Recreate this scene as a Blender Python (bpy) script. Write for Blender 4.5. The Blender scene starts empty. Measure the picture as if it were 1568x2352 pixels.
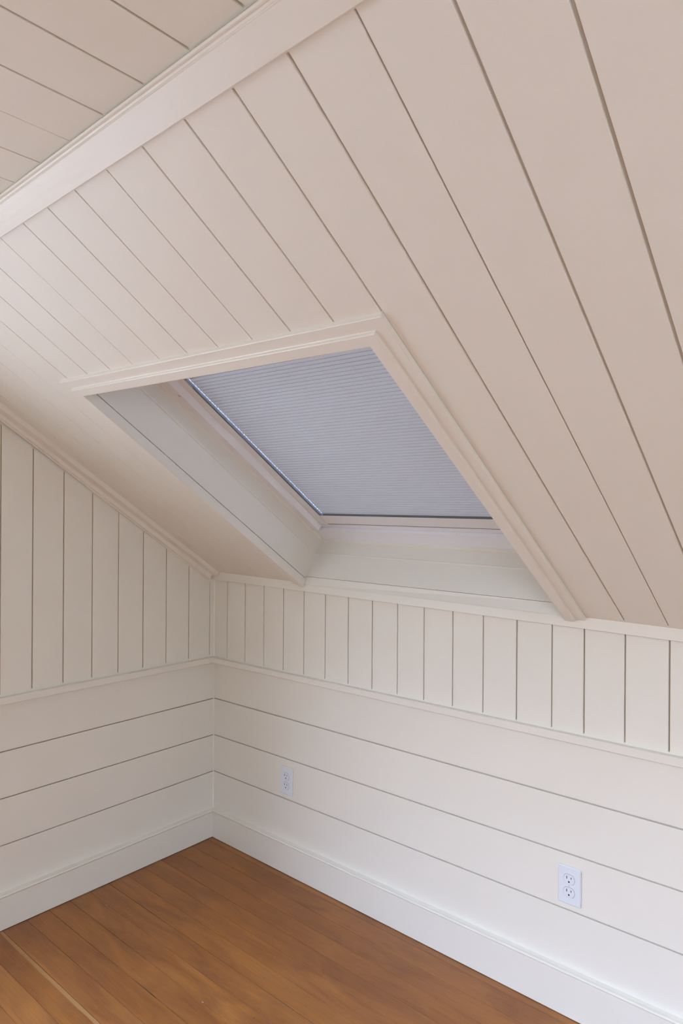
import bpy, math
from mathutils import Vector, Matrix
C = bpy.context.scene.collection
sc = bpy.context.scene

# ------------------------------------------------------------------ camera
cam_d = bpy.data.cameras.new('camera')
cam = bpy.data.objects.new('camera', cam_d); C.objects.link(cam)
cam_d.sensor_fit = 'HORIZONTAL'; cam_d.sensor_width = 36.0
cam_d.lens = 36.0 * 1574.27 / 1568.0
cam_d.clip_start = 0.02
def cam_matrix(yaw, pitch, roll, loc):
    cy, sy = math.cos(yaw), math.sin(yaw); cp, sp = math.cos(pitch), math.sin(pitch)
    f = Vector((-sy*cp, cy*cp, sp)); r = Vector((cy, sy, 0)); u = r.cross(f)
    cr, sr = math.cos(roll), math.sin(roll)
    R = cr*r + sr*u; Uv = -sr*r + cr*u; B = -f
    m = Matrix(((R.x, Uv.x, B.x, loc[0]), (R.y, Uv.y, B.y, loc[1]), (R.z, Uv.z, B.z, loc[2]), (0, 0, 0, 1)))
    return m
cam.matrix_world = cam_matrix(0.7110, -0.0006, 0.0061, (2.5088, -2.0174, 1.5))
sc.camera = cam

# ------------------------------------------------------------------ world, daylight, exposure
SKY = 9.0                                # daylight strength
w = bpy.data.worlds.new('sky'); sc.world = w; w.use_nodes = True
wn = w.node_tree.nodes; wl = w.node_tree.links
bg = wn['Background']; bg.inputs['Strength'].default_value = SKY
tc_ = wn.new('ShaderNodeTexCoord'); sx_ = wn.new('ShaderNodeSeparateXYZ'); rp_ = wn.new('ShaderNodeValToRGB')
wl.new(tc_.outputs['Generated'], sx_.inputs[0]); mr_ = wn.new('ShaderNodeMapRange'); mr_.inputs[1].default_value = -1; mr_.inputs[2].default_value = 1
wl.new(sx_.outputs[2], mr_.inputs[0]); wl.new(mr_.outputs[0], rp_.inputs[0]); wl.new(rp_.outputs[0], bg.inputs['Color'])
e_ = rp_.color_ramp.elements
e_[0].position = 0.0; e_[0].color = (0.145, 0.163, 0.200, 1)
e_[1].position = 1.0; e_[1].color = (0.57, 0.80, 1.36, 1)
for p_, c_ in ((0.50, (0.175, 0.198, 0.24, 1)), (0.58, (0.30, 0.33, 0.35, 1)), (0.72, (0.67, 0.865, 1.27, 1))):
    q_ = e_.new(p_); q_.color = c_
sc.view_settings.view_transform = 'Standard'; sc.view_settings.look = 'None'
sc.view_settings.gamma = 1.0; sc.view_settings.use_curve_mapping = False
sc.view_settings.exposure = 1.65

SLOPE = 0.6657
CEIL_Z = 2.1365
FLAT_Y0, FLAT_Y1 = -1.40, -2.45          # the flat part of the ceiling
def opp(x, t, off=0.0):                  # a point on the opposite slope, t metres down from its top edge
    L = math.hypot(1, SLOPE); dy, dz = -1/L, -SLOPE/L
    ny, nz = -SLOPE/L, 1/L               # outward (up, away from the room)
    return Vector((x, FLAT_Y1 + dy*t + ny*off, CEIL_Z + dz*t + nz*off))
W2 = (-2.62, -1.58, 0.50, 1.86)          # daylight window in the left gable wall, left of the picture: y0, y1, z0, z1
W2_D = 0.11                              # depth of its reveal
def portal(name, loc, target, sx, sy):
    d = bpy.data.lights.new(name, 'AREA'); d.shape = 'RECTANGLE'; d.size = sx; d.size_y = sy
    d.cycles.is_portal = True
    o = bpy.data.objects.new(name, d); C.objects.link(o); o.location = loc
    o.rotation_euler = (Vector(target) - Vector(loc)).to_track_quat('-Z', 'Y').to_euler()
    return o
W3 = (2.80, 4.10, 0.10, 1.22)            # unseen skylight added in the opposite slope for cool fill light: x0, x1, t0, t1
portal('added_skylight_daylight', opp((W3[0]+W3[1])/2, (W3[2]+W3[3])/2, 0.38), opp((W3[0]+W3[1])/2, (W3[2]+W3[3])/2, -0.5), W3[1]-W3[0], W3[3]-W3[2])
portal('window_daylight', (-W2_D - 0.02, (W2[0]+W2[1])/2, (W2[2]+W2[3])/2), (2, (W2[0]+W2[1])/2, (W2[2]+W2[3])/2), W2[1]-W2[0], W2[3]-W2[2])

# ------------------------------------------------------------------ materials
def new_mat(name):
    m = bpy.data.materials.new(name); m.use_nodes = True
    return m, m.node_tree.nodes, m.node_tree.links, m.node_tree.nodes['Principled BSDF']
def paint(name, col, rough=0.5, bump=0.02, scale=90, grain=False, spec=0.4):
    m, n, l, b = new_mat(name)
    tc = n.new('ShaderNodeTexCoord')
    nz = n.new('ShaderNodeTexNoise'); nz.inputs['Scale'].default_value = 3.0; nz.inputs['Detail'].default_value = 3
    l.new(tc.outputs['Object'], nz.inputs['Vector'])
    mx = n.new('ShaderNodeMix'); mx.data_type = 'RGBA'
    mx.inputs[6].default_value = (col[0]*0.985, col[1]*0.98, col[2]*0.972, 1)
    mx.inputs[7].default_value = (min(1, col[0]*1.012), min(1, col[1]*1.012), min(1, col[2]*1.015), 1)
    l.new(nz.outputs['Fac'], mx.inputs[0]); l.new(mx.outputs[2], b.inputs['Base Color'])
    b.inputs['Roughness'].default_value = rough
    b.inputs['Specular IOR Level'].default_value = spec
    bp = n.new('ShaderNodeBump'); bp.inputs['Strength'].default_value = bump; bp.inputs['Distance'].default_value = 0.002
    if grain:
        mp = n.new('ShaderNodeMapping'); mp.inputs['Scale'].default_value = (1.6, 14, 14)
        l.new(tc.outputs['Object'], mp.inputs['Vector'])
        wv = n.new('ShaderNodeTexWave'); wv.wave_type = 'RINGS'; wv.rings_direction = 'X'
        wv.inputs['Scale'].default_value = 1.7; wv.inputs['Distortion'].default_value = 11.0
        wv.inputs['Detail'].default_value = 3; wv.inputs['Detail Scale'].default_value = 0.7
        l.new(mp.outputs['Vector'], wv.inputs['Vector']); l.new(wv.outputs['Fac'], bp.inputs['Height'])
    else:
        n2 = n.new('ShaderNodeTexNoise'); n2.inputs['Scale'].default_value = scale; n2.inputs['Detail'].default_value = 4
        l.new(tc.outputs['Object'], n2.inputs['Vector']); l.new(n2.outputs['Fac'], bp.inputs['Height'])
    l.new(bp.outputs['Normal'], b.inputs['Normal'])
    return m
PAINT = (0.842, 0.795, 0.688)
M_wall = paint('cream_paint', PAINT, 0.5, 0.06, 120)
M_trim = paint('cream_trim_paint', PAINT, 0.38, 0.04, 60)
M_grain = paint('cream_paint_over_wood_grain', PAINT, 0.36, 0.05, grain=True)
M_frame = paint('cool_white_window_paint', (0.87, 0.87, 0.88), 0.35, 0.01)
M_plastic = paint('white_plastic', (0.77, 0.79, 0.80), 0.3, 0.0)
def plain(name, col, rough=0.5, metal=0.0):
    m, n, l, b = new_mat(name); b.inputs['Base Color'].default_value = (*col, 1)
    b.inputs['Roughness'].default_value = rough; b.inputs['Metallic'].default_value = metal
    nz = n.new('ShaderNodeTexNoise'); nz.inputs['Scale'].default_value = 150
    bp = n.new('ShaderNodeBump'); bp.inputs['Strength'].default_value = 0.03; bp.inputs['Distance'].default_value = 0.001
    l.new(nz.outputs['Fac'], bp.inputs['Height']); l.new(bp.outputs['Normal'], b.inputs['Normal'])
    return m
M_dark = plain('dark_slot', (0.02, 0.02, 0.025), 0.6)
M_gapdark = plain('dark_gap', (0.03, 0.022, 0.018), 1.0)
M_gasket = plain('grey_gasket', (0.16, 0.17, 0.165), 0.5)
M_channel = plain('grey_channel', (0.22, 0.215, 0.21), 0.6)
M_metal = plain('brushed_metal', (0.6, 0.6, 0.58), 0.35, 1.0)
M_tongue = plain('bare_wood_in_the_gaps', (0.46, 0.37, 0.275), 0.8)
M_tongue2 = plain('half_painted_wood_in_the_gaps', (0.62, 0.56, 0.47), 0.8)
M_chip = plain('dried_paint', (0.75, 0.72, 0.66), 0.6)

def fabric():
    m, n, l, b = new_mat('grey_blind_fabric')
    tc = n.new('ShaderNodeTexCoord')
    mp = n.new('ShaderNodeMapping'); mp.inputs['Scale'].default_value = (260, 260, 260)
    nz = n.new('ShaderNodeTexNoise'); nz.inputs['Scale'].default_value = 1.0; nz.inputs['Detail'].default_value = 2
    l.new(tc.outputs['Object'], mp.inputs['Vector']); l.new(mp.outputs['Vector'], nz.inputs['Vector'])
    mx = n.new('ShaderNodeMix'); mx.data_type = 'RGBA'
    mx.inputs[6].default_value = (0.60, 0.635, 0.655, 1); mx.inputs[7].default_value = (0.69, 0.73, 0.75, 1)
    l.new(nz.outputs['Fac'], mx.inputs[0]); l.new(mx.outputs[2], b.inputs['Base Color'])
    b.inputs['Roughness'].default_value = 0.9; b.inputs['Specular IOR Level'].default_value = 0.1
    tr = n.new('ShaderNodeBsdfTranslucent'); tr.inputs[0].default_value = (0.7, 0.7, 0.7, 1)
    ms = n.new('ShaderNodeMixShader'); ms.inputs[0].default_value = 0.0065
    out = [x for x in n if x.type == 'OUTPUT_MATERIAL'][0]
    l.new(b.outputs[0], ms.inputs[1]); l.new(tr.outputs[0], ms.inputs[2]); l.new(ms.outputs[0], out.inputs[0])
    return m
M_fabric = fabric()
def cellend():
    m = bpy.data.materials.new('sheer_cell_lining'); m.use_nodes = True
    n = m.node_tree.nodes; l = m.node_tree.links; n.clear()
    o = n.new('ShaderNodeOutputMaterial'); t = n.new('ShaderNodeBsdfTransparent'); t.inputs[0].default_value = (0.55, 0.8, 1, 1)
    d = n.new('ShaderNodeBsdfDiffuse'); d.inputs[0].default_value = (0.55, 0.6, 0.66, 1)
    mx = n.new('ShaderNodeMixShader'); mx.inputs[0].default_value = 0.988
    l.new(t.outputs[0], mx.inputs[1]); l.new(d.outputs[0], mx.inputs[2]); l.new(mx.outputs[0], o.inputs[0])
    return m
M_cell = cellend()
def glass():
    m = bpy.data.materials.new('window_glass'); m.use_nodes = True
    n = m.node_tree.nodes; l = m.node_tree.links; n.clear()
    o = n.new('ShaderNodeOutputMaterial'); t = n.new('ShaderNodeBsdfTransparent'); g = n.new('ShaderNodeBsdfGlossy')
    g.inputs['Roughness'].default_value = 0.02
    f = n.new('ShaderNodeFresnel'); f.inputs[0].default_value = 1.35
    mx = n.new('ShaderNodeMixShader'); l.new(f.outputs[0], mx.inputs[0])
    l.new(t.outputs[0], mx.inputs[1]); l.new(g.outputs[0], mx.inputs[2]); l.new(mx.outputs[0], o.inputs[0])
    return m
M_glass = glass()

PITCH = 0.0822
def floor_mat():
    m, n, l, b = new_mat('old_fir_floorboards')
    def N(t, **k):
        x = n.new(t)
        for a, v in k.items(): setattr(x, a, v)
        return x
    def mth(op, a, bb=None, cc=None):
        x = N('ShaderNodeMath', operation=op)
        for i, v in enumerate((a, bb, cc)):
            if v is None: continue
            if isinstance(v, (int, float)): x.inputs[i].default_value = v
            else: l.new(v, x.inputs[i])
        return x.outputs[0]
    def mix(fac, a, bb, bt='MIX'):
        x = N('ShaderNodeMix', data_type='RGBA', blend_type=bt)
        if isinstance(fac, (int, float)): x.inputs[0].default_value = fac
        else: l.new(fac, x.inputs[0])
        for i, v in ((6, a), (7, bb)):
            if isinstance(v, tuple): x.inputs[i].default_value = (*v, 1)
            else: l.new(v, x.inputs[i])
        return x.outputs[2]
    tc = N('ShaderNodeTexCoord'); sp = N('ShaderNodeSeparateXYZ'); l.new(tc.outputs['Object'], sp.inputs[0])
    X, Y = sp.outputs[0], sp.outputs[1]
    idx = mth('FLOOR', mth('DIVIDE', mth('ADD', Y, 0.0495), PITCH))
    wn_ = N('ShaderNodeTexWhiteNoise', noise_dimensions='1D'); l.new(idx, wn_.inputs['W'])
    rnd = wn_.outputs['Value']
    def noise(sx, sy, det=4, rough=0.55, dist=0.0):
        cb = N('ShaderNodeCombineXYZ'); l.new(mth('MULTIPLY', X, sx), cb.inputs[0])
        l.new(mth('MULTIPLY', Y, sy), cb.inputs[1]); l.new(mth('MULTIPLY', rnd, 37.0), cb.inputs[2])
        nz = N('ShaderNodeTexNoise'); nz.inputs['Scale'].default_value = 1; nz.inputs['Detail'].default_value = det
        nz.inputs['Roughness'].default_value = rough; nz.inputs['Distortion'].default_value = dist
        l.new(cb.outputs[0], nz.inputs['Vector']); return nz.outputs['Fac']
    def ramp(f, a, bb):
        x = N('ShaderNodeMapRange'); l.new(f, x.inputs[0]); x.inputs[1].default_value = a; x.inputs[2].default_value = bb
        return x.outputs[0]
    base = mix(rnd, (0.335, 0.109, 0.010), (0.455, 0.170, 0.028))
    blotch = ramp(noise(3.0, 11, 4, 0.6, 0.8), 0.36, 0.66)
    base = mix(mth('MULTIPLY', blotch, 0.78), base, (0.180, 0.045, 0.004))
    streak = ramp(noise(5, 240, 5, 0.6, 0.6), 0.42, 0.62)
    base = mix(mth('MULTIPLY', streak, 0.36), base, (0.24, 0.10, 0.038))
    fine = ramp(noise(9, 900, 3, 0.6), 0.4, 0.6)
    base = mix(mth('MULTIPLY', fine, 0.14), base, (0.60, 0.33, 0.15))
    # vertical-grain board with strong parallel lines
    wob = mth('MULTIPLY', mth('SUBTRACT', noise(2.6, 6, 2), 0.5), 0.030)
    ph = mth('SINE', mth('MULTIPLY', mth('ADD', Y, wob), 1500.0))
    inb = mth('MULTIPLY', mth('GREATER_THAN', Y, -0.954), mth('LESS_THAN', Y, -0.869))
    var = ramp(noise(2, 40, 2), 0.35, 0.65)
    lines = mth('MULTIPLY', mth('MULTIPLY', ramp(ph, -0.2, 1.0), inb), mth('MULTIPLY', var, 0.75))
    base = mix(lines, base, (0.22, 0.075, 0.028))
    # sapwood edge on the board beside it
    wid = mth('MULTIPLY_ADD', mth('SUBTRACT', noise(5, 3, 2), 0.5), 0.014, 0.0125)
    dy = mth('SUBTRACT', -0.955, Y)
    sap = mth('MULTIPLY', mth('GREATER_THAN', dy, 0.0), mth('SUBTRACT', 1.0, ramp(mth('SUBTRACT', dy, wid), -0.0012, 0.0012)))
    base = mix(mth('MULTIPLY', sap, 0.5), base, (0.56, 0.33, 0.13))
    # small dark knots and nail stains
    vo = N('ShaderNodeTexVoronoi'); vo.inputs['Scale'].default_value = 9.0; l.new(tc.outputs['Object'], vo.inputs['Vector'])
    kn = mth('SUBTRACT', 1.0, ramp(vo.outputs['Distance'], 0.012, 0.035))
    base = mix(mth('MULTIPLY', kn, 0.75), base, (0.08, 0.03, 0.012))
    l.new(base, b.inputs['Base Color'])
    l.new(mth('MULTIPLY_ADD', streak, 0.1, 0.30), b.inputs['Roughness'])
    b.inputs['Specular IOR Level'].default_value = 0.52
    bp = N('ShaderNodeBump'); bp.inputs['Strength'].default_value = 0.12; bp.inputs['Distance'].default_value = 0.0008
    l.new(streak, bp.inputs['Height']); l.new(bp.outputs['Normal'], b.inputs['Normal'])
    return m
M_floor = floor_mat()

# ------------------------------------------------------------------ mesh helpers
def mk(name, verts, faces, mat, parent=None, smooth=False, kind=None):
    me = bpy.data.meshes.new(name); me.from_pydata([tuple(v) for v in verts], [], faces); me.update()
    import bmesh
    bm = bmesh.new(); bm.from_mesh(me)
    bmesh.ops.remove_doubles(bm, verts=bm.verts, dist=1e-6)
    bmesh.ops.recalc_face_normals(bm, faces=bm.faces)
    bm.to_mesh(me); bm.free()
    if smooth:
        for p in me.polygons: p.use_smooth = True
    me.materials.append(mat)
    o = bpy.data.objects.new(name, me); C.objects.link(o)
    if parent: o.parent = parent
    if kind: o['kind'] = kind
    return o
def struct(name, verts, faces, mat): return mk(name, verts, faces, mat, kind='structure')
def gaps(o, mats, test):
    """give the bottom of the grooves the bare wood of the tongues; test returns a material slot or 0"""
    for m in mats: o.data.materials.append(m)
    for p in o.data.polygons:
        k = [test(o.data.vertices[i].co) for i in p.vertices]
        if min(k) > 0: p.material_index = max(k)
def sweep(sections, closed=True, caps=True, loop=False):
    """sections: list of equal-length lists of 3-D points"""
    n = len(sections[0]); V = [p for s in sections for p in s]; F = []
    S = len(sections); rng = range(S if loop else S-1)
    for i in rng:
        j = (i+1) % S
        for k in range(n if closed else n-1):
            k2 = (k+1) % n
            F.append((i*n+k, i*n+k2, j*n+k2, j*n+k))
    if caps and closed and not loop:
        F.append(tuple(range(n))); F.append(tuple((S-1)*n+k for k in reversed(range(n))))
    return V, F
def join(*parts):
    V, F = [], []
    for v, f in parts:
        o = len(V); V += list(v); F += [tuple(i+o for i in x) for x in f]
    return V, F
def box(a, b):
    x0, y0, z0 = a; x1, y1, z1 = b
    V = [Vector(p) for p in ((x0,y0,z0),(x1,y0,z0),(x1,y1,z0),(x0,y1,z0),(x0,y0,z1),(x1,y0,z1),(x1,y1,z1),(x0,y1,z1))]
    return V, [(0,3,2,1),(4,5,6,7),(0,1,5,4),(1,2,6,5),(2,3,7,6),(3,0,4,7)]
def boards(t0, t1, seams, depth=0.004, bev=0.0006):
    """polyline (t, d) of a boarded surface; d>0 lies behind the surface"""
    P = [(t0, 0.0)]
    for p, wd in sorted(seams):
        if p <= t0 + wd or p >= t1 - wd: continue
        h = wd/2
        P += [(p-h-bev, 0.0), (p-h, bev), (p-h, depth), (p+h, depth), (p+h, bev), (p+h+bev, 0.0)]
    P.append((t1, 0.0)); return P
def root(name, label, cat, loc=(0, 0, 0), group=None):
    o = bpy.data.objects.new(name, None); C.objects.link(o); o.location = loc; o.empty_display_size = 0.05
    o['label'] = label; o['category'] = cat
    if group: o['group'] = group
    return o

# slope frame: u along the room, v up the slope, w into the room
a_ = -0.0165
Uv = Vector((1, 0, a_)).normalized()
Vv = Vector((0, -1, SLOPE)); Vv = (Vv - Uv*Vv.dot(Uv)).normalized()
Wv = Vv.cross(Uv)
if Wv.z > 0: Wv = -Wv
Oo = Vector((0, -0.02, 1.222))
def S(u, v, w_): return Oo + Uv*u + Vv*v + Wv*w_
def slope_z(x, y): return 1.222 + a_*x + SLOPE*(-y - 0.02)

XR = 4.3                                             # far gable wall of the room
KNEE_Y = FLAT_Y1 - (CEIL_Z - 1.2)/SLOPE
# ------------------------------------------------------------------ floor
fz = lambda x: 0.006 - 0.0085*x
ys = [-0.0485, -0.132, -0.213, -0.2955, -0.377, -0.459, -0.541, -0.6225, -0.704, -0.786, -0.869, -0.9545]
gw = [0.0012, 0.0009, 0.0007, 0.0011, 0.0008, 0.0009, 0.0016, 0.0006, 0.0011, 0.0013, 0.0010, 0.0012]
while ys[-1] > KNEE_Y + 0.1: ys.append(ys[-1] - PITCH - 0.0018*((len(ys) * 7) % 3 - 1)); gw.append(0.0009)
pl = boards(-0.05, -KNEE_Y + 0.05, [(-y, g*1.25) for y, g in zip(ys, gw)], 0.006, 0.0001)
secs = [[Vector((x, -t, fz(x) - d)) for t, d in pl] for x in (-0.05, 1.0, XR + 0.05)]
struct('floor', *sweep(secs, closed=False), M_floor)
# opened-up gap between two boards
gap = [(0.575, 0.0004), (0.60, 0.0012), (0.625, 0.0016), (0.655, 0.0018), (0.685, 0.0026), (0.70, 0.0020), (0.715, 0.0006)]
V, F = [], []
for x, h in gap: V += [Vector((x, -0.7858 - h/2 - 0.0004, fz(x) + 0.00015)), Vector((x, -0.7858 + h/2 - 0.0004, fz(x) + 0.00015))]
F = [(2*i, 2*i+1, 2*i+3, 2*i+2) for i in range(len(gap)-1)]
mk('gap_filler', V, F, M_gapdark, bpy.data.objects['floor'])

# ------------------------------------------------------------------ back wall (holds the skylight side), y = 0
secs = []
kx = lambda t, x: t + x*(0.0032 if t > 0.55 else 0.0027 if t > 0.4 else 0.001 if t > 0.2 else 0)
pl = boards(-0.05, 0.814, [(0.6356, 0.0048), (0.4675, 0.0046), (0.3003, 0.0046)], 0.008)
secs = [[Vector((x, d, kx(t, x))) for t, d in pl] for x in (0.0, XR)]
low = sweep(secs, closed=False)
xs = [0.0917, 0.213, 0.3339, 0.4537, 0.5723, 0.6894, 0.8089, 0.926, 1.0423, 1.1574, 1.2743, 1.3905, 1.5099, 1.6269, 1.7269, 1.8453, 1.964]
wd = [0.0042, 0.0048, 0.0044, 0.0046, 0.0042, 0.004, 0.004, 0.0044, 0.0036, 0.0038, 0.0042, 0.004, 0.0046, 0.0040, 0.0046, 0.004, 0.0046]
while xs[-1] < XR - 0.15: xs.append(xs[-1] + 0.1178); wd.append(0.0042)
pl = boards(0.0, XR, list(zip(xs, wd)), 0.007)
def seam_ends(pl, lo, hi):
    """vertical boards: grooves are caulked shut just short of the trims"""
    secs = []
    for z, k in ((lo, 0), (hi, 1)):
        secs.append([(t, d, z) for t, d in pl])
    return secs
zlo = lambda t: 0.8265 + 0.0070*t; zhi = lambda t: 1.1863 - 0.0161*t
up = sweep([[Vector((t, 0.0, 0.810)) for t, d in pl], [Vector((t, 0.0, zlo(t) + 0.0035)) for t, d in pl], [Vector((t, d*0.8, zlo(t) + 0.0055)) for t, d in pl],
            [Vector((t, d, zlo(t) + 0.009)) for t, d in pl], [Vector((t, d, zhi(t) - 0.0045)) for t, d in pl], [Vector((t, 0.0, zhi(t) - 0.002)) for t, d in pl],
            [Vector((t, 0.0, 1.19 - 0.0165*t)) for t, d in pl]], closed=False)
cz = sweep([[Vector((0.0035, 0, z)), Vector((0.0, -0.0035, z))] for z in (0.1, 1.19)], closed=False)
gaps(struct('wall_back', *join(low, up, cz), M_wall), (M_tongue, M_tongue2), lambda c: (1 if c.z > 0.82 else 2) if c.y > 0.005 else 0)

# ------------------------------------------------------------------ left gable wall, x = 0
def gable_z(y):
    if y > FLAT_Y0: return min(slope_z(0, y), CEIL_Z) + 0.004
    if y > FLAT_Y1: return CEIL_Z + 0.01
    return CEIL_Z + SLOPE*(y - FLAT_Y1) + 0.01
pl = boards(-0.05, 0.814, [(0.6345, 0.0042), (0.4668, 0.0042), (0.2989, 0.0042)], 0.007)
pl_low = pl
yl = [-0.0262, -0.1431, -0.2626, -0.3772, -0.4933, -0.6081, -0.7263, -0.8451, -0.9604]
wl_ = [0.003, 0.0040, 0.0036, 0.0038, 0.0036, 0.0040, 0.0046, 0.0046, 0.0046]
while yl[-1] > KNEE_Y + 0.1: yl.append(yl[-1] - 0.1168); wl_.append(0.0042)
pl = boards(0.0, -KNEE_Y, [(-y, g) for y, g in zip(yl, wl_)] , 0.0045)
extra = sorted(set([(t, d) for t, d in pl] + [(-FLAT_Y0, 0.0), (-FLAT_Y1, 0.0)]))
pl2 = []
for i, (t, d) in enumerate(pl):
    pl2.append((t, d))
    if i+1 < len(pl):
        for k in (-FLAT_Y0, -FLAT_Y1):
            if t < k < pl[i+1][0]: pl2.append((k, d))
def upper_left(pl_, lo, hi):
    zt = lambda t: hi if hi else gable_z(-t)
    zc = lambda t: min(zt(t), gable_z(-t) - 0.054 + 0.010*t/1.2)       # below the rake trim
    rows = [[Vector((0, -t, lo)) for t, d in pl_], [Vector((0, -t, 0.8385)) for t, d in pl_], [Vector((-d, -t, 0.8415)) for t, d in pl_]] if lo < 0.82 else [[Vector((-d, -t, lo)) for t, d in pl_]]
    rows += [[Vector((-d, -t, zc(t) - 0.004)) for t, d in pl_], [Vector((0, -t, zc(t))) for t, d in pl_], [Vector((0, -t, zt(t))) for t, d in pl_]]
    return sweep(rows, closed=False)
def cut(pl_, a, b):
    inside = [p for p in pl_ if a < p[0] < b]
    def dd(x):
        for p, q in zip(pl_, pl_[1:]):
            if p[0] <= x <= q[0]: return p[1] if p[1] == q[1] else 0.0
        return 0.0
    return [(a, dd(a))] + inside + [(b, dd(b))]
HY0, HY1 = -W2[1], -W2[0]                # window opening in t = -y
low1 = sweep([[Vector((-d, y, t)) for t, d in pl_low] for y in (0.0, -HY0)], closed=False)
low2 = sweep([[Vector((-d, y, t)) for t, d in pl_low] for y in (-HY1, KNEE_Y)], closed=False)
low3 = sweep([[Vector((-d, y, t)) for t, d in cut(pl_low, -0.05, W2[2])] for y in (-HY0, -HY1)], closed=False)
gaps(struct('wall_left', *join(low1, low2, low3, upper_left(cut(pl2, 0.0, HY0), 0.81, None), upper_left(cut(pl2, HY1, -KNEE_Y), 0.81, None),
                          upper_left(cut(pl2, HY0, HY1), W2[3], None)), M_wall), (M_tongue,), lambda c: 1 if c.x < -0.004 else 0)

# ------------------------------------------------------------------ ceiling: the slope with the skylight
su = [2.2025, 2.0843, 1.9686, 1.8515, 1.7383, 1.6219, 1.5038, 1.3885, 1.2724, 1.1597, 1.0474, 0.9307, 0.82, 0.703, 0.5877, 0.465, 0.3515, 0.2345, 0.1215]
sw = [0.0054, 0.0052, 0.0032, 0.0050, 0.0044, 0.0040, 0.0036, 0.0022, 0.0026, 0.0028, 0.0022, 0.0013, 0.0026, 0.0024, 0.0024, 0.0006, 0.0013, 0.0016, 0.0020]
seams = list(zip(su, sw)); k = 2.2025
while k < XR - 0.15: k += 0.1165; seams.append((k, 0.005))
VT = lambda u: 1.6505 + 0.030*u
def slope_patch(u0, u1, v0, v1):
    pl = boards(u0, u1, seams, 0.0045)
    hi = lambda t: VT(t) - 0.064 - 0.001
    rows = [[S(t, v0, 0) for t, d in pl], [S(t, v0 + 0.0165, 0) for t, d in pl], [S(t, v0 + 0.0205, -d) for t, d in pl],
            [S(t, hi(t) - 0.003, -d) for t, d in pl], [S(t, hi(t), 0) for t, d in pl], [S(t, VT(t) + 0.004, 0) for t, d in pl]]
    return sweep(rows, closed=False)
UL, UR, VB, VTOP = 0.5895, 1.686, 0.0075, 1.152       # inner faces of the skylight well
gaps(struct('ceiling', *join(slope_patch(-0.002, 0.572, -0.012, None), slope_patch(1.712, XR, -0.012, None),
                        slope_patch(0.572, 1.712, 1.190, None)), M_wall), (M_tongue2,), lambda c: 1 if (c - Oo).dot(Wv) < -0.004 else 0)
# flat part
cs = [1.8472, 1.7292, 1.6129, 1.4944, 1.3789, 1.2663, 1.1529]
cw = [0.0050, 0.0044, 0.0044, 0.0040, 0.0010, 0.0032, 0.0024]
k = 1.8472
while k < XR - 0.15: k += 0.1165; cs.append(k); cw.append(0.0045)
k = 1.1529
while k > 0.15: k -= 0.1165; cs.append(k); cw.append(0.003)
pl = boards(0.0, XR, list(zip(cs, cw)), 0.005)
yj = lambda t: -0.02 - 0.8325*VT(t) + 0.0091*t*0          # where the flat part meets the slope
gaps(struct('ceiling', *sweep([[Vector((t, FLAT_Y0 + 0.06, CEIL_Z)) for t, d in pl], [Vector((t, yj(t) - 0.001, CEIL_Z)) for t, d in pl], [Vector((t, yj(t) - 0.005, CEIL_Z + d)) for t, d in pl],
                          [Vector((t, FLAT_Y1, CEIL_Z + d)) for t, d in pl]], closed=False), M_wall), (M_tongue,), lambda c: 1 if c.z > CEIL_Z + 0.004 else 0)
# opposite slope (behind the camera) with the opening for the added skylight
tmax = (CEIL_Z - 1.2)/SLOPE*math.hypot(1, SLOPE)
def rects_with_hole(P, a0, a1, b0, b1, h):
    ha0, ha1, hb0, hb1 = h
    parts = []
    for p0, p1, q0, q1 in ((a0, ha0, b0, b1), (ha1, a1, b0, b1), (ha0, ha1, b0, hb0), (ha0, ha1, hb1, b1)):
        parts.append(([P(p0, q0), P(p1, q0), P(p1, q1), P(p0, q1)], [(0, 1, 2, 3)]))
    return join(*parts)
struct('ceiling', *rects_with_hole(lambda x, t: opp(x, t), 0, XR, 0, tmax, W3), M_wall)
# remaining walls, outside the picture
struct('wall_front', [(0, KNEE_Y, -0.05), (XR, KNEE_Y, -0.05), (XR, KNEE_Y, 1.21), (0, KNEE_Y, 1.21)], [(0, 1, 2, 3)], M_wall)
struct('wall_right', [(XR, KNEE_Y, -0.05), (XR, 0.0, -0.05), (XR, 0.0, CEIL_Z + 0.03), (XR, KNEE_Y, CEIL_Z + 0.03)], [(0, 1, 2, 3)], M_wall)

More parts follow.
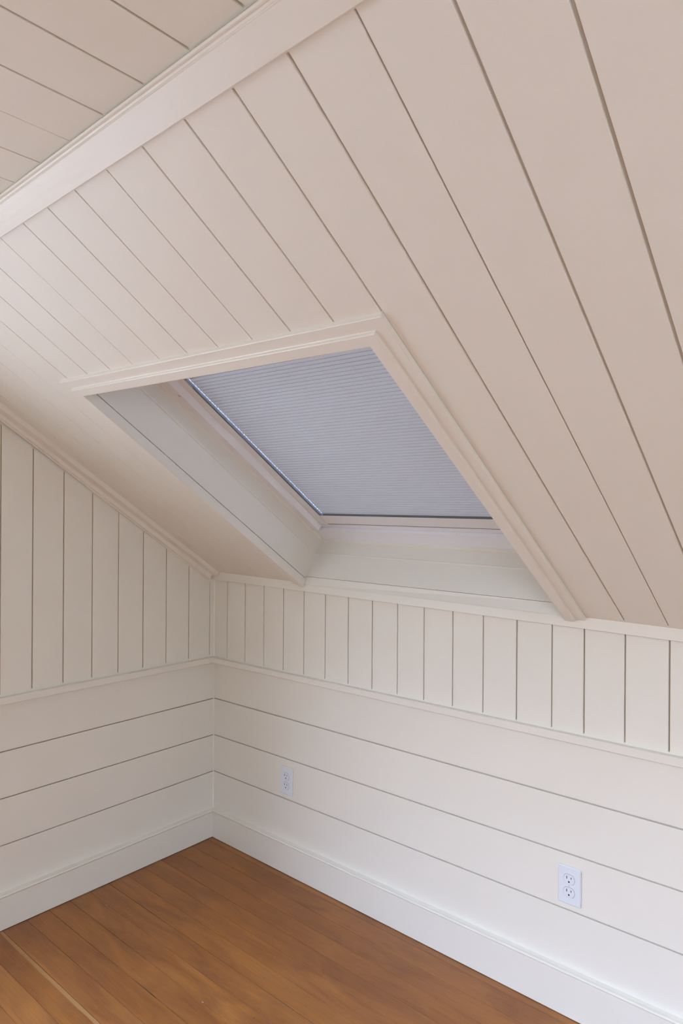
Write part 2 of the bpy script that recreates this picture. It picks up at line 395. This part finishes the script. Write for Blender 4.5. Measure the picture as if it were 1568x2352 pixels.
# unseen backing sheets added behind the boards to stop light leaks
leak_backing = [rects_with_hole(lambda u, v: S(u, v, -0.035), -0.2, XR + 0.2, -0.08, 1.9, (UL - 0.006, UR + 0.010, VB - 0.03, VTOP + 0.010)),
          rects_with_hole(lambda y, z: Vector((-0.05, y, z)), KNEE_Y - 0.2, 0.1, -0.2, 2.6, (W2[0] - 0.03, W2[1] + 0.03, W2[2] - 0.03, W2[3] + 0.03)),
          box((-0.2, KNEE_Y - 0.2, -0.10), (XR + 0.2, 0.2, -0.06)),
          ([(-0.2, 0.035, -0.2), (XR + 0.2, 0.035, -0.2), (XR + 0.2, 0.035, 1.275), (-0.2, 0.035, 1.275)], [(0, 1, 2, 3)]),
          ([(-0.2, FLAT_Y0 + 0.2, CEIL_Z + 0.05), (XR + 0.2, FLAT_Y0 + 0.2, CEIL_Z + 0.05), (XR + 0.2, FLAT_Y1 - 0.1, CEIL_Z + 0.05), (-0.2, FLAT_Y1 - 0.1, CEIL_Z + 0.05)], [(0, 1, 2, 3)]),
          rects_with_hole(lambda x, t: opp(x, t, 0.04), -0.2, XR + 0.2, -0.2, tmax + 0.2, W3),
          ([(XR + 0.05, KNEE_Y - 0.2, -0.2), (XR + 0.05, 0.2, -0.2), (XR + 0.05, 0.2, 2.6), (XR + 0.05, KNEE_Y - 0.2, 2.6)], [(0, 1, 2, 3)])]
struct('light_leak_backing', *join(*leak_backing), M_wall)

# ------------------------------------------------------------------ trims
T = 0.02
def rail_prof(h):
    return [(0.0, 0.0), (T-0.001, 0.0), (T, 0.001), (T, h-0.0018), (T-0.0018, h), (0.0, h+0.0006)]
def frz(x): return slope_z(x, -0.02)
# chair rail, back wall
struct('trim_1', *sweep([[Vector((x, -d, 0.8037 + 0.0058*x + z)) for d, z in rail_prof(0.0215 + 0.0012*x)] for x in (0.0, XR)]), M_trim)
# chair rail, left wall
struct('trim_2', *sweep([[Vector((d, y, 0.8042 - 0.0036*y + z)) for d, z in rail_prof(0.0245)] for y in (0.0, W2[1])]), M_trim)
# frieze board under the slope
def fr_sec(x, lowered):
    top = frz(x) - (0.0062 - 0.0035*(x-0.6) if lowered else 0.0)
    bot = 1.1863 - 0.0161*x
    return [Vector((x, 0.0, bot)), Vector((x, -T+0.001, bot)), Vector((x, -T, bot+0.001)), Vector((x, -T, top-0.001)), Vector((x, -T+0.001, top)), Vector((x, 0.0, top))]
struct('trim_3', *join(sweep([fr_sec(0.0, 0), fr_sec(0.575, 0)]), sweep([fr_sec(0.575, 1), fr_sec(1.705, 1)]), sweep([fr_sec(1.705, 0), fr_sec(XR, 0)])), M_trim)
# rake trim: a strip on the slope and a stepped board on the gable wall
def rake(v, top):
    xo = 0.0575 + 0.010*min(v, 1.2)/1.2
    return [S(-0.001, v, -0.001), S(xo, v, -0.001), S(xo, v, 0.0165), S(xo-0.0015, v, 0.018), S(0.0235, v, 0.018), S(0.021, v, 0.0205),
            S(0.0205, v, 0.0375 - 0.012*v/1.2), S(0.0185, v, 0.0395 - 0.012*v/1.2), S(0.006, v, 0.0395 - 0.012*v/1.2), S(0.005, v, 0.0435 - 0.012*v/1.2), S(-0.001, v, 0.0435 - 0.012*v/1.2)]
struct('trim_4', *sweep([rake(0.0, 0), rake(1.2, 1), rake(1.66, 1)]), M_trim)
# board along the top of the slope, wood grain showing through the paint
def top_board(u):
    lo = 1.587 + 0.0310*u; hi = VT(u) - 0.003
    P = [(lo, -0.001), (lo, 0.0105), (lo+0.0015, 0.012), (hi-0.0095, 0.0122), (hi-0.0082, 0.0126), (hi-0.0072, 0.0118), (hi-0.0062, 0.0100), (hi-0.0030, 0.0100), (hi-0.0012, 0.0118), (hi+0.001, 0.0128), (hi+0.004, 0.0115), (hi+0.003, -0.001)]
    return [S(u, v, w_) for v, w_ in P]
struct('trim_5', *sweep([top_board(u) for u in (0.0, XR)]), M_grain)
# skylight casing, two steps, mitred at the top corners
uin = lambda v: 0.5955 + 0.0105*v/1.15
CP = [(0.0, -0.0155), (0.0, 0.0165), (0.0010, 0.0175), (0.0265, 0.0175), (0.0282, 0.0163), (0.0290, 0.0110), (0.0310, 0.0100),
      (0.0570, 0.0100), (0.0585, 0.0090), (0.0595, 0.0010), (0.0600, -0.0010), (0.0600, -0.0155)]
VI = 1.149; RI = 1.6800
struct('trim_6', *sweep([[S(uin(0)-m, -0.0045, w_) for m, w_ in CP], [S(uin(VI)-m, VI+m, w_) for m, w_ in CP],
                         [S(RI+m, VI+m, w_) for m, w_ in CP], [S(RI+m, -0.0035, w_) for m, w_ in CP]]), M_trim)
# baseboards
BP = [(0.0, 0.1318), (0.004, 0.1312), (0.0130, 0.1300), (0.0165, 0.1300), (0.0205, 0.1296), (0.0230, 0.1278), (0.0236, 0.1258), (0.0226, 0.1240), (0.0195, 0.1234), (0.0172, 0.1228), (0.0172, 0.1216), (0.0198, 0.1206), (0.0200, -0.02), (0.0, -0.02)]
def bb(x): return fz(x)
struct('baseboard_back', *sweep([[Vector((x, -d, (z - 0.0016*x + 0.0006) if z > 0 else bb(x) + 0.0022)) for d, z in BP] for x in (0.0, 2.2, XR)]), M_trim)
struct('baseboard_left', *sweep([[Vector((d, y, (z - 0.0002) if z > 0 else bb(0) + 0.0022)) for d, z in BP] for y in (0.0, KNEE_Y)]), M_trim)

# ------------------------------------------------------------------ the skylight
win = bpy.data.objects.new('window_1', None); C.objects.link(win); win['kind'] = 'structure'; win.location = S(1.14, 0.6, -0.1); win.empty_display_size = 0.1
bpy.context.view_layer.update()
def child(name, VF, mat, parent, smooth=False, label=None):
    off = parent.matrix_world.translation if parent.parent is None else parent.parent.location
    V = [Vector(v) - (parent.location if parent.parent is None else parent.parent.location) for v in VF[0]]
    o = mk(name, V, VF[1], mat, parent, smooth)
    if label: o['label'] = label
    return o
k_ = lambda u, w_: w_*(1 + 0.045*(u - 0.6))          # the frame sits a little deeper to the right
def SW(u, v, w_): return S(u, v, k_(u, w_))
JP = [(0.0, -0.0206), (0.0, -0.131), (-0.0018, -0.1325), (-0.0024, -0.1355), (-0.0018, -0.1382), (0.0, -0.1395), (0.0, -0.1895), (-0.0035, -0.1915), (-0.0045, -0.1975), (-0.004, -0.245), (0.018, -0.245), (0.018, -0.0206)]
jamb = sweep([[SW(UL - m + 0.0095*(0 if i else 0), VB - 0.02, w_) for m, w_ in JP] if i == 0 else
              [SW(UL + 0.0105 - m, VTOP + m, w_) for m, w_ in JP] if i == 1 else
              [SW(UR + m, VTOP + m, w_) for m, w_ in JP] if i == 2 else
              [SW(UR + m, VB - 0.02, w_) for m, w_ in JP] for i in range(4)])
child('jamb', jamb, M_trim, win)
kw_ = lambda u: -0.0245 - 0.0070*(u-0.6)/0.95
JB = [((0.06 if m > 0.01 else m), w_) for m, w_ in JP]
child('bottom_jamb', sweep([[(SW(u, VB - m, w_) if w_ < -0.05 else S(u, VB - m, kw_(u) - 0.0018)) for m, w_ in JB] for u in (UL - 0.018, UR + 0.018)]), M_trim, win)
fv = lambda u: -0.0036 + 0.0064*(u-0.6)/0.95
child('sill', sweep([[S(u, fv(u), 0.0046), S(u, fv(u)+0.001, 0.0058), S(u, 0.0070, kw_(u)), S(u, 0.0000, kw_(u)-0.0005), S(u, -0.0010, -0.050), S(u, -0.004, -0.050), S(u, fv(u), -0.002)] for u in (0.588, 1.70)]), M_trim, win)
# frame: sides butt down on to the bottom piece
FS = [(-0.004, -0.1965), (0.0, -0.2), (0.0335, -0.2), (0.0352, -0.2012), (0.0438, -0.2225), (0.0438, -0.236), (0.056, -0.236), (0.056, -0.26), (-0.004, -0.26)]
fr_l = sweep([[SW(UL + 0.0005 + m, 0.082, w_) for m, w_ in FS], [SW(UL + 0.0085 + m, VTOP, w_) for m, w_ in FS]])
fr_r = sweep([[SW(UR - 0.0005 - m, 0.082, w_) for m, w_ in FS], [SW(UR - 0.0005 - m, VTOP, w_) for m, w_ in FS]])
fr_t = sweep([[SW(UL, VTOP - m, w_) for m, w_ in FS], [SW(UR, VTOP - m, w_) for m, w_ in FS]])
FB = [(0.0075, -0.1965), (0.0110, -0.2), (0.040, -0.2076), (0.0600, -0.2125), (0.0620, -0.2140), (0.0625, -0.2160), (0.0660, -0.2235), (0.0663, -0.2290), (0.0670, -0.2302), (0.0775, -0.2335), (0.0778, -0.240), (0.105, -0.240), (0.105, -0.26), (0.0075, -0.26)]
fr_b = sweep([[SW(u, v, w_) for v, w_ in FB] for u in (UL - 0.002, UR + 0.002)])
fr = child('frame', join(fr_l, fr_r, fr_t, fr_b), M_frame, win, label='cool white painted skylight frame')
# screw and the two vent holes in the frame
def disc(c, ux, uy, n_, r, h, seg=14):
    ring = [(math.cos(2*math.pi*i/seg), math.sin(2*math.pi*i/seg)) for i in range(seg)]
    return sweep([[c + ux*(a*r) + uy*(b*r) for a, b in ring], [c + ux*(a*r*0.9) + uy*(b*r*0.9) + n_*h for a, b in ring]])
scp = S(0.6212, 0.9008, -0.2)
child('screw_collar', disc(scp, Uv, Vv, Wv, 0.0050, 0.0005, 20), M_channel, win)
scw = child('screw', disc(scp, Uv, Vv, Wv, 0.0043, 0.0014, 20), M_frame, win)
child('screw_recess', disc(scp + Wv*0.0014, Uv, Vv, Wv, 0.0019, 0.0003, 10), M_dark, scw)
for q in (1.2535, 1.2635):
    child('vent_hole', disc(SW(q, 0.0646, -0.2204), Uv, Vv*0.45 + Wv*0.9, (Vv*0.9 + Wv*0.3).normalized(), 0.0010, 0.0006, 8), M_dark, win)
# sash: stiles and bottom rail
SO, SI = 0.0465, 0.0856
SS = [(SO, -0.26), (SO, -0.2235), (SO+0.0015, -0.2220), (SI-0.0015, -0.2220), (SI, -0.2235), (SI, -0.2330), (SI, -0.26)]
st_l = sweep([[SW(UL + 0.004 + m - 0.003, 0.0955, w_) for m, w_ in SS], [SW(UL + 0.0035 + m, VTOP - 0.047, w_) for m, w_ in SS]])
st_r = sweep([[SW(UR - m, 0.0955, w_) for m, w_ in SS], [SW(UR - m, VTOP - 0.047, w_) for m, w_ in SS]])
st_t = sweep([[SW(UL + SI, VTOP - m, w_) for m, w_ in SS], [SW(UR - SI, VTOP - m, w_) for m, w_ in SS]])
RB = [(0.0955, -0.26), (0.0955, -0.2265), (0.0975, -0.2240), (0.103, -0.2228), (0.113, -0.2222), (0.148, -0.2222), (0.1535, -0.2218), (0.1565, -0.2228), (0.1568, -0.232), (0.1568, -0.26)]
rail_b = sweep([[SW(u, v, w_) for v, w_ in RB] for u in (UL + SI - 0.0025, UR - SI + 0.0005)])
sash = child('sash', join(st_l, st_r, st_t, rail_b), M_frame, win, label='white sash with rounded bottom rail')
# curved cope joint line between stile and rail
arc = []
for i in range(9):
    t = i/8.0
    arc.append((0.6790 - 0.0057*math.sin(math.pi*min(1, t*0.93)) - 0.0005*t, 0.1560 - 0.052*t, 0.0009*(1-0.4*t)))
V = []
for u, v, hh in arc: V += [SW(u-hh*0.5, v-hh*0.3, -0.2215), SW(u+hh*0.5, v+hh*0.3, -0.2215)]
child('joint_line', (V, [(2*i, 2*i+1, 2*i+3, 2*i+2) for i in range(8)]), M_dark, sash)
# side channels of the blind and the dark gasket
ch = [(SI, -0.2236), (SI+0.0006, -0.2236), (SI+0.0055, -0.2300), (SI+0.0055, -0.2345), (SI, -0.2345)]
uS = UL + SI + 0.0012
gas = sweep([[SW(UL + 0.002 + SI - 0.0015, v, -0.2224), SW(UL + 0.002 + SI + 0.0010, v, -0.2224), SW(UL + 0.002 + SI + 0.0010, v, -0.2262), SW(UL + 0.002 + SI - 0.0015, v, -0.2262)] for v in (0.157, VTOP - 0.08)])
gb = sweep([[SW(u, 0.1560, -0.2232), SW(u, 0.1574, -0.2232), SW(u, 0.1576, -0.2325), SW(u, 0.1560, -0.2325)] for u in (uS, UR - SI)])
g1 = sweep([[SW(UL + 0.0005 + 0.0430, v, -0.2255), SW(UL + 0.0005 + 0.0480, v, -0.2255), SW(UL + 0.0005 + 0.0480, v, -0.2300), SW(UL + 0.0005 + 0.0430, v, -0.2300)] for v in (0.095, VTOP - 0.02)])  # dark strip standing in for the shade in the frame-to-sash gap
g2 = sweep([[SW(u, 0.0772, -0.2340), SW(u, 0.0965, -0.2340), SW(u, 0.0965, -0.2360), SW(u, 0.0772, -0.2360)] for u in (UL, UR)])  # grey strip, shade of the gap below the sash rail put in as colour
child('gasket_and_gap_shade', join(gas, gb, g1), M_gasket, win)
child('lower_gap_shade', g2, M_channel, win)
# glass outside the blind
child('glass', sweep([[SW(UL + 0.01, v, -0.252), SW(UR - 0.01, v, -0.252), SW(UR - 0.01, v, -0.256), SW(UL + 0.01, v, -0.256)] for v in (0.08, VTOP - 0.01)]), M_glass, win)

# ------------------------------------------------------------------ the cellular blind
bl = root('cellular_blind', 'closed grey pleated cellular blind filling the skylight opening', 'blind', S(1.14, 0.6, -0.231))
BU0, BU1, BV0, BV1, PP = 0.6895, UR - 0.085, 0.1558, 1.062, 0.01392
npl = int((BV1-BV0)/PP)
prof = []
for i in range(npl):
    v = BV0 + i*PP
    prof += [(v, -0.2350), (v+0.0007, -0.2350), (v+0.0016, -0.2318), (v+PP*0.5, -0.2311), (v+PP-0.0006, -0.2316)]
prof.append((BV0+npl*PP, -0.2350))
child('fabric', sweep([[SW(u, v, w_) for v, w_ in prof] for u in (BU0, BU1)], closed=False), M_fabric, bl)
# scalloped cell ends: daylight shows between the pleats
V, F = [], []
ch_u = BU0 - 0.0056                       # inner lip of the side channel
for i in range(npl):
    v = BV0 + i*PP
    # sheer lining of the cell end, leaving one small slit per pleat
    V += [SW(BU0, v, -0.2340), SW(ch_u - 0.002, v, -0.2340), SW(ch_u - 0.002, v + PP*0.30, -0.2338), SW(BU0 - 0.0012, v + PP*0.36, -0.2338),
          SW(BU0 - 0.0022, v + PP*0.66, -0.2338), SW(ch_u - 0.002, v + PP*0.72, -0.2338), SW(ch_u - 0.002, v + PP, -0.2340), SW(BU0, v + PP, -0.2340)]
    o = i*8
    F += [(o, o+1, o+2, o+3), (o, o+3, o+4, o+7), (o+7, o+4, o+5, o+6)]
child('cell_edge', (V, F), M_cell, bl)
child('side_channel', sweep([[SW(UL + 0.002 + SI + 0.0008, v, -0.2250), SW(UL + 0.002 + SI + 0.0030, v, -0.2250), SW(ch_u, v, -0.2322), SW(ch_u, v, -0.2345), SW(UL + SI - 0.004, v, -0.2345), SW(UL + SI - 0.004, v, -0.2250)] for v in (0.157, 1.065)]), M_channel, bl)

# ------------------------------------------------------------------ electrical outlets on the back wall
def outlet(x, z, label, tilt=0.0):
    r = root('electrical_outlet', label, 'outlet', (x, 0, z), None)
    def P(a, d, b): return Vector((a, -d, b))        # local: across, out of the wall, up
    W_, H_ = 0.0352, 0.0570
    def rr(s, d, c=0.002):
        w2, h2 = W_-s, H_-s
        return [P(-w2+c, d, -h2), P(w2-c, d, -h2), P(w2, d, -h2+c), P(w2, d, h2-c), P(w2-c, d, h2), P(-w2+c, d, h2), P(-w2, d, h2-c), P(-w2, d, -h2+c)]
    plate = sweep([rr(0.0, 0.0012), rr(0.0, 0.0028), rr(0.0010, 0.0042), rr(0.0030, 0.0052)])
    back = sweep([rr(0.0012, 0.0), rr(0.0012, 0.0014)])
    mk('cover_plate', *join(plate, back), M_plastic, r)
    for s in (-1, 1):
        cz = s*0.0195
        ring = []
        for i in range(40):
            t = 2*math.pi*i/40; ring.append((0.0172*math.cos(t), max(-0.0143, min(0.0143, 0.0172*math.sin(t)))))
        gro = sweep([[P(a*1.035, 0.00515, cz + b*1.04) for a, b in ring], [P(a*1.035, 0.00535, cz + b*1.04) for a, b in ring]])
        f = mk('receptacle', *sweep([[P(a, 0.0050, cz+b) for a, b in ring], [P(a, 0.0062, cz+b) for a, b in ring], [P(a*0.97, 0.0066, cz+b*0.965) for a, b in ring]]), M_plastic, r)
        mk('slot', *box((-0.0078, -0.0068, cz+0.0010), (-0.0056, -0.0060, cz+0.0092)), M_dark, f)
        mk('slot', *box((0.0056, -0.0068, cz+0.0018), (0.0076, -0.0060, cz+0.0084)), M_dark, f)
        g = []
        for i in range(12):
            t = math.pi*i/11; g.append((0.0024*math.cos(t), -0.0072 + 0.0026*math.sin(t)))
        g += [(-0.0024, -0.0096), (0.0024, -0.0096)]
        mk('ground_hole', *sweep([[P(a, 0.0060, cz+b) for a, b in g], [P(a, 0.0068, cz+b) for a, b in g]]), M_dark, f)
        g2 = [(a*1.04, b*1.045) for a, b in ring]
        mk('seam_ring', *sweep([[P(a, 0.0050, cz+b) for a, b in g2], [P(a, 0.0053, cz+b) for a, b in g2]]), M_channel, f)
    sc_ = mk('screw', *sweep([[P(0.0026*math.cos(2*math.pi*i/16), 0.005, 0.0026*math.sin(2*math.pi*i/16)) for i in range(16)],
                        [P(0.0023*math.cos(2*math.pi*i/16), 0.0058, 0.0023*math.sin(2*math.pi*i/16)) for i in range(16)]]), M_plastic, r)
    mk('screw_slot', *box((-0.0003, -0.0060, -0.0023), (0.0003, -0.0057, 0.0023)), M_gasket, sc_)
    for s in (-1, 1):
        mk('notch', *box((0.0343, -0.0013, s*0.046-0.0012), (0.0353, -0.0002, s*0.046+0.0010)), M_dark, r)
    return r
outlet(1.6875, 0.3785, 'white duplex outlet on the horizontal boards, the right and nearer one')
outlet(0.4805, 0.3785, 'white duplex outlet on the back wall close to the room corner')

# ------------------------------------------------------------------ bits on the floor
def flake(name, label, cat, x, y, rx, ry, h, mat, rot):
    import random
    rd = random.Random(int(x*1e4)); n = 9; z = fz(x)
    ring = []
    for i in range(n):
        t = 2*math.pi*i/n; k = 0.75 + 0.5*rd.random(); a, b = rx*k*math.cos(t), ry*k*math.sin(t)
        ring.append((a*math.cos(rot) - b*math.sin(rot), a*math.sin(rot) + b*math.cos(rot)))
    V, F = sweep([[Vector((a, b, 0)) for a, b in ring], [Vector((a*0.8, b*0.8, h)) for a, b in ring]])
    o = mk(name, V, F, mat); o.location = (x, y, z); o['label'] = label; o['category'] = cat
    return o
flake('paint_chip', 'tiny white paint chip on a floorboard near the left baseboard', 'paint chip', 0.1488, -0.627, 0.0022, 0.0013, 0.0008, M_chip, 0.6)
flake('metal_fragment', 'small grey metal fragment in a floor seam at the bottom centre', 'fragment', 0.829, -0.7029, 0.0044, 0.0017, 0.0012, M_metal, 0.0)

# ------------------------------------------------------------------ the daylight window left of the picture
def gable_window(name, X, sgn, W):
    w_ = bpy.data.objects.new(name, None); C.objects.link(w_); w_['kind'] = 'structure'
    w_.location = (X, (W[0]+W[1])/2, (W[2]+W[3])/2); w_.empty_display_size = 0.1
    y0, y1, z0, z1 = W
    def ring2(e, x): return [Vector((X + sgn*x, y0-e, z0-e)), Vector((X + sgn*x, y1+e, z0-e)), Vector((X + sgn*x, y1+e, z1+e)), Vector((X + sgn*x, y0-e, z1+e))]
    V, F = [], []
    rr_ = (ring2(0.07, 0.0), ring2(0.07, 0.020), ring2(0.0, 0.020), ring2(0.0, -W2_D), ring2(-0.05, -W2_D), ring2(-0.05, -W2_D-0.03), ring2(0.04, -W2_D-0.03))
    for r_ in rr_: V += r_
    for i in range(4):
        for j in range(len(rr_)-1): F.append((j*4+i, j*4+(i+1) % 4, (j+1)*4+(i+1) % 4, (j+1)*4+i))
    child('frame', (V, F), M_trim, w_)
    zm = (z0+z1)/2
    xa, xb = sorted((X - sgn*(W2_D+0.028), X - sgn*(W2_D-0.004)))
    child('sash', box((xa, y0, zm-0.02), (xb, y1, zm+0.02)), M_trim, w_)
    child('glass', (ring2(-0.045, -W2_D-0.012), [(0, 1, 2, 3)]), M_glass, w_)
gable_window('window_2', 0.0, 1, W2)

# ------------------------------------------------------------------ unseen skylight behind the camera, added for cool fill light
w3 = bpy.data.objects.new('added_skylight', None); C.objects.link(w3); w3['kind'] = 'structure'
w3.location = opp((W3[0]+W3[1])/2, (W3[2]+W3[3])/2); w3.empty_display_size = 0.1
x0, x1, t0, t1 = W3
def ring3(e, off): return [opp(x0-e, t0-e, off), opp(x1+e, t0-e, off), opp(x1+e, t1+e, off), opp(x0-e, t1+e, off)]
V, F = [], []
rr_ = (ring3(0.06, 0.0), ring3(0.06, -0.018), ring3(0.0, -0.018), ring3(0.0, 0.36), ring3(-0.05, 0.36), ring3(-0.05, 0.39), ring3(0.03, 0.39))
for r_ in rr_: V += r_
for i in range(4):
    for j in range(len(rr_)-1): F.append((j*4+i, j*4+(i+1) % 4, (j+1)*4+(i+1) % 4, (j+1)*4+i))
child('frame', (V, F), M_trim, w3)
child('glass', (ring3(-0.045, 0.37), [(0, 1, 2, 3)]), M_glass, w3)
